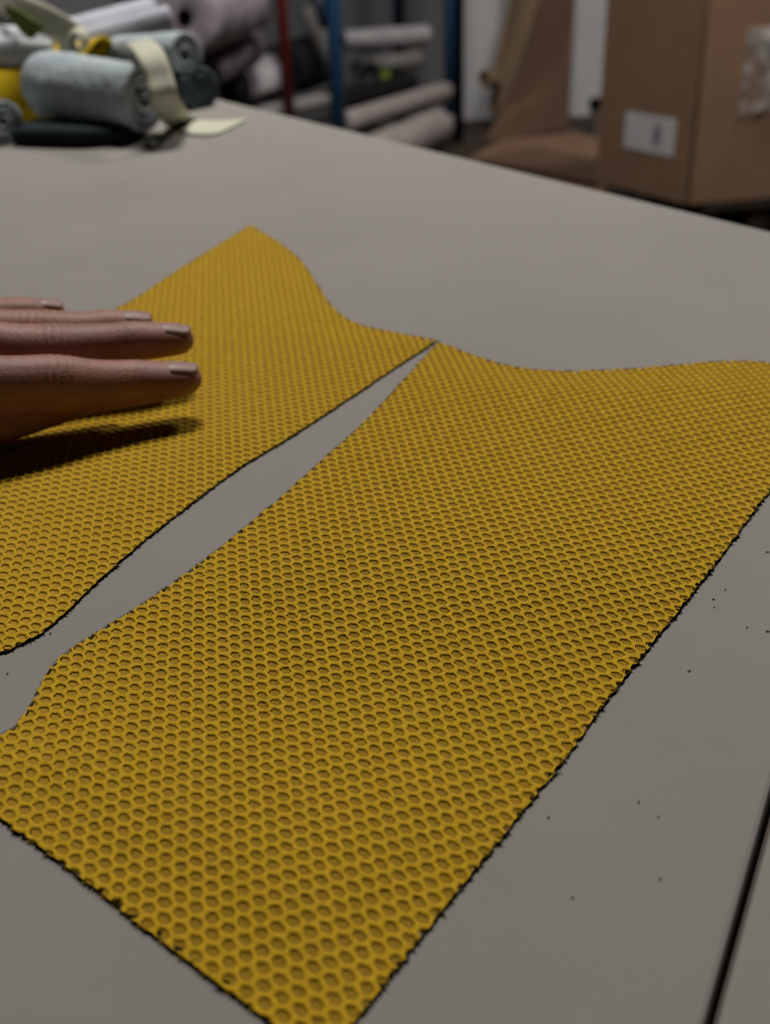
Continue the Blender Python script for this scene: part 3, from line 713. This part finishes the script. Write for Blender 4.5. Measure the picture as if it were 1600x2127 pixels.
# ------------------------------------------------------------------ racks with fabric bolts
def post(t, name, p0, p1, r, m): return MB().tube([p0, p1], r, 16).build(name, m, t, smooth=True)
bl = empty('storage_rack', (0.0, 3.5, 0), 'blue steel tube storage rack holding pale and dark fabric bolts', 'rack')
F0 = (-0.0838, 3.0500, 0.4161); B0_ = (0.2611, 3.9800, 0.2768)
post(bl, 'upright', (F0[0], F0[1], 0), (F0[0], F0[1], 2.0), 0.0185, M['blue_paint'])
post(bl, 'upright', (B0_[0], B0_[1], 0.10), (B0_[0], B0_[1], 2.0), 0.0165, M['blue_paint'])
post(bl, 'upright', (B0_[0] + .032, B0_[1] + .03, 0.0), (B0_[0] + .032, B0_[1] + .03, 2.0), 0.0165, M['navy_paint'])
N0 = (0.1017, 4.1000, 0.4116); post(bl, 'upright', (N0[0], N0[1], 0), (N0[0], N0[1], 2.0), 0.017, M['navy_paint'])
post(bl, 'brace', (-0.1064, 3.1000, 0.5084), (-0.1458, 3.2200, 0.6425), 0.016, M['navy_paint'])
dvx, dvy = B0_[0] - F0[0], B0_[1] - F0[1]; rot = math.atan2(dvy, dvx)
for z in (0.035, 1.85):
    cx, cy = (F0[0] + B0_[0]) / 2 - 0.15, (F0[1] + B0_[1]) / 2 + 0.06
    MB().box((cx, cy, z), (1.02, 0.34, 0.02), rot).build('shelf_board', M['shelf'], bl)
zb_ = (0.0490, 3.6600, 0.3921)[2] - 0.036
post(bl, 'support_bar', (F0[0], F0[1], zb_), (N0[0], N0[1], zb_), 0.004, M['shelf'])
GB = 'fabric bolts lying on the blue rack'
tube_roll('fabric_bolt', 'beige fabric bolt with a spiral end, lowest on the rack near the floor', (-0.0053, 3.1600, 0.1719), (0.2010, 3.5500, 0.1559), 0.050, M['beige_roll'], M['charcoal'], 0.22, GB, 1)
tube_roll('fabric_bolt', 'long pale beige fabric bolt slanting just above the lowest one', (-0.0777, 3.2200, 0.2443), (0.2386, 3.8500, 0.1972), 0.030, M['beige_roll'], M['charcoal'], 0.3, GB, 2)
tube_roll('fabric_bolt', 'black fabric bolt slanting under the lime label', (-0.0953, 3.3800, 0.2605), (0.1293, 3.7800, 0.2456), 0.026, M['black_wrap'], M['core'], 0.3, GB, 3)
tube_roll('fabric_bolt', 'dull grey bolt with a lime label, resting on the black bolt', (-0.1111, 3.5000, 0.2667), (0.0882, 3.8600, 0.2558), 0.026, M['charcoal'], M['core'], 0.3, GB, 4)
tube_roll('fabric_bolt', 'pale grey wrapped bolt behind the lime label', (-0.0409, 3.7200, 0.2970), (0.1585, 4.0000, 0.2710), 0.027, M['grey_roll'], M['core'], 0.3, GB, 5)
tube_roll('fabric_bolt', 'white film-wrapped bolt lying level behind the front blue upright', (-0.0755, 3.6000, 0.3970), (0.1804, 3.7200, 0.3871), 0.028, M['white_plastic'], M['core'], 0.4, GB, 6)
tube_roll('fabric_bolt', 'thin pale grey bolt leaning steeply behind the front blue upright', (-0.1568, 3.3000, 0.5204), (-0.0891, 3.2200, 0.3754), 0.024, M['grey_roll'], M['core'], 0.3, GB, 7)
lb = MB().strip([[Vector((0.0279, 3.5450, 0.3152)), Vector((0.0310, 3.5450, 0.3258))], [Vector((0.0526, 3.5450, 0.2971)), Vector((0.0644, 3.5450, 0.3194))]], 0.002)
c_ = Vector((0.0474, 3.6600, 0.2892))
MB().box(tuple(c_), (0.028, 0.004, 0.020), 0.35).build('label_tag', M['lime'], bpy.data.objects['fabric_bolt.003'])

rd = empty('garment_rack', (-0.35, 3.1, 0), 'rack with a thin red upright tube, holding lilac and black bolts', 'rack')
R0 = (-0.2047, 3.0000, 0.4508)
post(rd, 'upright', (R0[0], R0[1], 0), (R0[0], R0[1], 1.9), 0.0125, M['red_paint'])
post(rd, 'upright', (R0[0] - 1.05, R0[1] + .30, 0), (R0[0] - 1.05, R0[1] + .30, 1.9), 0.0125, M['red_paint'])
MB().box((R0[0] - .50, R0[1] + .42, 0.14), (1.02, .56, .02), -0.28).build('shelf_board', M['shelf'], rd)
MB().box((-0.83, 2.98, 0.298), (0.90, .62, .016), 0.0).build('shelf_board', M['shelf'], rd)
GL = 'fabric bolts lying on the red rack'
bb = tube_roll('fabric_bolt', 'thick black wrapped bolt with a white paper label', (-0.3855, 3.0200, 0.3766), (-0.1274, 3.4200, 0.3828), 0.068, M['black_wrap'], M['core'], 0.3, GL, 8, wob=0.10)
# paper label bent round the black bolt
p0, p1 = Vector((-0.3855, 3.0200, 0.3766)), Vector((-0.1274, 3.4200, 0.3828)); a, L_, u, w = frame_of(p0, p1); rows = []
for i in range(7):
    s_ = 0.055 + 0.135 * i / 6; row = []
    for j in range(9):
        an = math.radians(-22 + 78 * j / 8); row.append(p0 + a * s_ + u * math.cos(an) * 0.0715 + w * math.sin(an) * 0.0715)
    rows.append(row)
MB().strip(rows, 0.001).build('paper_label', M['paper'], bb, smooth=True)
tube_roll('fabric_bolt', 'pale grey bolt low behind the red upright, under the black bolt', (-0.3089, 3.0600, 0.3030), (-0.1041, 3.2600, 0.3010), 0.020, M['grey_roll'], M['core'], 0.3, GL, 9)
tube_roll('fabric_bolt', 'charcoal bolt lowest behind the red upright', (-0.2884, 3.0700, 0.2642), (-0.1052, 3.2200, 0.2653), 0.016, M['charcoal'], M['core'], 0.3, GL, 10)
tube_roll('fabric_bolt', 'lilac wrapped bolt facing us with a dark core hole', (-0.3835, 2.6200, 0.5982), (-0.3014, 3.0500, 0.5738), 0.074, M['lilac'], M['dark'], 0.23, GL, 11, wob=0.14, squash=1.0)
tube_roll('fabric_bolt', 'dark mauve wrapped bolt under the lilac one, beside the heap', (-0.3790, 2.8000, 0.4535), (-0.2990, 3.1200, 0.4689), 0.046, M['mauve'], M['dark'], 0.2, GL, 12, wob=0.15, squash=0.85)
tube_roll('fabric_bolt', 'charcoal bolt low between the heap and the white label', (-0.4594, 2.7400, 0.4044), (-0.3918, 2.8800, 0.3899), 0.050, M['charcoal'], M['dark'], 0.2, GL, 13, wob=0.12)
struct_at('shade_panel_1', (-0.72, 4.325, 1.2), (1.98, 0.05, 2.4), M['wall_dark'])  # added dark sheet; its grey stands in for the shaded wall behind the racks

# ------------------------------------------------------------------ cardboard and odds by the back wall
def carton():
    C0 = Vector((0.7582, 2.7750, 0.1199))
    z0 = C0.z
    t = empty('carton', tuple(C0), 'large brown cardboard carton on a pallet with a white label and clear pouch', 'box')
    rx, lx = Vector((0.985, 0.17, 0)).normalized(), Vector((-0.60, 0.80, 0)).normalized()
    w1, w2, h = 0.42, 0.30, 0.98
    def wall(o_, d, w, name, nrm):
        v = []; f = []
        th = 0.004
        for k, off in ((0, 0), (1, -th)):
            for i in range(9):
                for j in range(9):
                    b = 0.003 * math.sin(i / 8 * math.pi) * math.sin(j / 8 * math.pi) if k == 0 else 0
                    v.append(o_ + d * (w * i / 8) + Vector((0, 0, h * j / 8)) + nrm * (off + b))
        for i in range(8):
            for j in range(8):
                q = i * 9 + j; f.append((q, q + 9, q + 10, q + 1)); f.append((q + 81, q + 82, q + 91, q + 90))
        return MB().add(v, f).build(name, M['cardboard'], t, smooth=True)
    nr_, nl_ = Vector((rx.y, -rx.x, 0)), Vector((-lx.y, lx.x, 0))
    wall(C0, rx, w1, 'side_panel', nr_); wall(C0, lx, w2, 'side_panel', nl_)
    wall(C0 + lx * w2, rx, w1, 'side_panel', -nr_); wall(C0 + rx * w1, lx, w2, 'side_panel', -nl_)
    fl = C0
    MB().add([fl + Vector((0, 0, .002)), fl + rx * w1 + Vector((0, 0, .002)), fl + rx * w1 + lx * w2 + Vector((0, 0, .002)), fl + lx * w2 + Vector((0, 0, .002))], [(0, 1, 2, 3)]).build('bottom_flap', M['cardboard'], t)
    for s_, o_ in ((0, C0 + Vector((0, 0, h))), (1, C0 + lx * w2 * .5 + Vector((0, 0, h)))):
        d = lx * w2 * .497
        MB().strip([[o_, o_ + d], [o_ + rx * w1, o_ + rx * w1 + d]], 0.004).build('top_flap', M['cardboard'], t)
    # corner crease
    MB().tube([C0 + Vector((0, 0, .002)) + (nr_ + nl_) * .0005, C0 + Vector((0, 0, h)) + (nr_ + nl_) * .0005], 0.003, 8).build('corner_fold', M['cardboard_red'], t, smooth=True)
    def on(o_, d, nrm, s0, s1, z0_, z1_, m, name, par, off=0.004, tilt=0.0, nseg=1, crumple=0.0):
        rows = []
        for i in range(nseg + 1):
            row = []
            for j in range(nseg + 1):
                x = s0 + (s1 - s0) * i / nseg; zz = z0_ + (z1_ - z0_) * j / nseg + tilt * (x - s0)
                row.append(o_ + d * x + Vector((0, 0, zz)) + nrm * (off + crumple * abs(noise.noise(Vector((x * 22, zz * 22, 1.7))))))
            rows.append(row)
        return MB().strip(rows, 0.0006).build(name, m, par, smooth=True)
    def hit(px_ray, o_, nrm):
        c = Vector((0, 0, TZ + 0.18)); d = Vector(px_ray) - c; return c + d * ((o_ - c).dot(nrm) / d.dot(nrm))
    LPT = [hit(p, C0, nl_) for p in ((0.6011, 2.8000, 0.2250), (0.7219, 2.8000, 0.2288), (0.5977, 2.8000, 0.3156), (0.7165, 2.8000, 0.3182))]
    s0 = (LPT[1] - C0).dot(lx); s1 = (LPT[0] - C0).dot(lx); zb, zt = LPT[1].z - z0, LPT[3].z - z0
    lab = on(C0, lx, nl_, s0, s1, zb, zt, M['paper'], 'shipping_label', t, tilt=-0.02)
    bars = MB(); wL = s1 - s0; hL = zt - zb
    for (x, y, ww, hh) in ((.27, .30, .035, .45), (.33, .16, .05, .55), (.39, .28, .02, .40), (.36, .72, .02, .18), (.56, .2, .012, .6), (.62, .2, .012, .6), (.80, .3, .012, .4)):
        q = [C0 + lx * (s0 + wL * (x + dx)) + Vector((0, 0, zb + hL * (y + dy))) + nl_ * 0.0056 for dx, dy in ((0, 0), (ww, 0), (ww, hh), (0, hh))]
        if x < .5: bars.add(q, [(0, 1, 2, 3)])
    bars.build('printed_bars', M['ink'], lab)
    lab.data.polygons.foreach_set('use_smooth', [False] * len(lab.data.polygons))
    PT = [hit(p, C0, nr_) for p in ((0.8612, 2.8000, 0.3221), (0.8356, 2.8000, 0.5088))]
    s0 = (PT[0] - C0).dot(rx); zb, zt = PT[0].z - z0, PT[1].z - z0
    on(C0, rx, nr_, s0, s0 + 0.12, zb, zt, M['film'], 'clear_pouch', t, off=0.004, tilt=0.06, nseg=26, crumple=0.011)
    rp = hit((0.9307, 2.8000, 0.3760), C0, nr_); sr = (rp - C0).dot(rx); zr = rp.z - z0
    on(C0, rx, nr_, sr - 0.004, sr + 0.012, zr - .012, zr + .012, M['red_paint'], 'red_sticker', t, off=0.022)
    # pallet
    pl = empty('pallet', (C0.x, C0.y, 0), 'dark low wooden pallet under the brown carton', 'pallet')
    ctr = C0 + rx * (w1 / 2 + .06) + lx * w2 / 2; rot = math.atan2(rx.y, rx.x)
    for k in range(4):
        p = ctr + lx * (w2 * (k / 3 - .5) * .80); MB().box((p.x, p.y, z0 - 0.012), (w1 * 1.0, 0.055, 0.020), rot).build('deck_board', M['wood'], pl)
    for k in range(3):
        p = ctr + rx * (w1 * (k - 1) * .40); MB().box((p.x, p.y, (z0 - .022) / 2), (0.05, w2 * .80, z0 - .022), rot).build('stringer', M['wood'], pl)
carton()

def sheet(name, label, pts, th, m, cat='cardboard'):
    P_ = [Vector(p) for p in pts]; n = (P_[1] - P_[0]).cross(P_[2] - P_[0]).normalized() * th
    k = len(P_); f = [tuple(range(k)), tuple(range(2 * k - 1, k - 1, -1))] + [(i, i + k, (i + 1) % k + k, (i + 1) % k) for i in range(k)]
    o = MB().add(P_ + [p + n for p in P_], f).build(name, m, None, loc=P_[0]); return tag(o, label, cat)
sheet('cardboard_sheet', 'flattened brown cardboard sheet lying on the floor between rack and carton', [(0.27767, 3.64424, 0.0120), (0.62888, 3.17328, 0.0120), (0.80359, 3.86590, 0.0120), (0.68504, 4.03684, 0.0120), (0.43087, 3.96228, 0.0120)], 0.005, M['cardboard'])
sheet('cardboard_sheet', 'smaller reddish cardboard sheet on the floor in front of the other', [(0.31504, 3.64400, 0.0300), (0.64007, 3.31944, 0.0300), (0.71532, 3.56388, 0.0300), (0.53467, 3.77515, 0.0300)], 0.005, M['cardboard_red'])
# folded carton leaning on the wall: leaf colours hold its lit and shaded sides, meeting at a crease
fc = empty('folded_carton', (0.52713, 4.08599, 0.0000), 'tall folded cardboard carton leaning on the wall, left leaf coloured as lit, right as shaded', 'box')
def leaf(pts, th, m, name):
    P_ = [Vector(p) for p in pts]; n = (P_[1] - P_[0]).cross(P_[2] - P_[0]).normalized() * th; k = len(P_)
    f = [tuple(range(k)), tuple(range(2 * k - 1, k - 1, -1))] + [(i, i + k, (i + 1) % k + k, (i + 1) % k) for i in range(k)]
    return MB().add(P_ + [p + n for p in P_], f).build(name, m, fc)
leaf([(0.4136, 4.1600, 0.0560), (0.4438, 4.1000, 0.0769), (0.5121, 4.1300, 0.2319), (0.5781, 4.1700, 0.4318), (0.5978, 4.2000, 0.6715), (0.5009, 4.2800, 0.6700), (0.4945, 4.2500, 0.4253), (0.4642, 4.2200, 0.3241), (0.4346, 4.2000, 0.2198)], 0.006, M['cardboard_tan'], 'left_leaf')
leaf([(0.37181, 3.95226, 0.0100), (0.67824, 4.12037, 0.0100), (0.6902, 4.1900, 0.1816), (0.6971, 4.2300, 0.4211), (0.6952, 4.2600, 0.6651), (0.5957, 4.1850, 0.6725), (0.5761, 4.1550, 0.4336), (0.5135, 4.1150, 0.2343), (0.4406, 4.0700, 0.0832)], 0.006, M['cardboard_red'], 'right_leaf')
tt = tube_roll('cardboard_tube', 'short tan cardboard tube poking out left of the folded carton', (0.3814, 4.0500, 0.2009), (0.4264, 4.1100, 0.1763), 0.027, M['cardboard_tan'], M['core'], 0.62, None, 15, cat='tube', wob=0.0)
tb = empty('tub', (0.7797, 4.0500, 0.0075), 'small beige tub with a black lid behind the carton by the wall', 'tub')
cT = Vector((0.7787, 4.0500, 0.0474)); zt_ = (0.7758, 4.0500, 0.0917)[2]
MB().tube([(cT.x, cT.y, 0.0), (cT.x, cT.y, zt_)], [0.034, 0.036], 24).build('container', M['tub'], tb, smooth=False)
zl = (0.7742, 4.0500, 0.1168)[2]
MB().tube([(cT.x, cT.y, zt_), (cT.x, cT.y, zl - .004), (cT.x, cT.y, zl)], [0.041, 0.041, 0.036], 24).build('lid', M['dark'], tb, smooth=False)
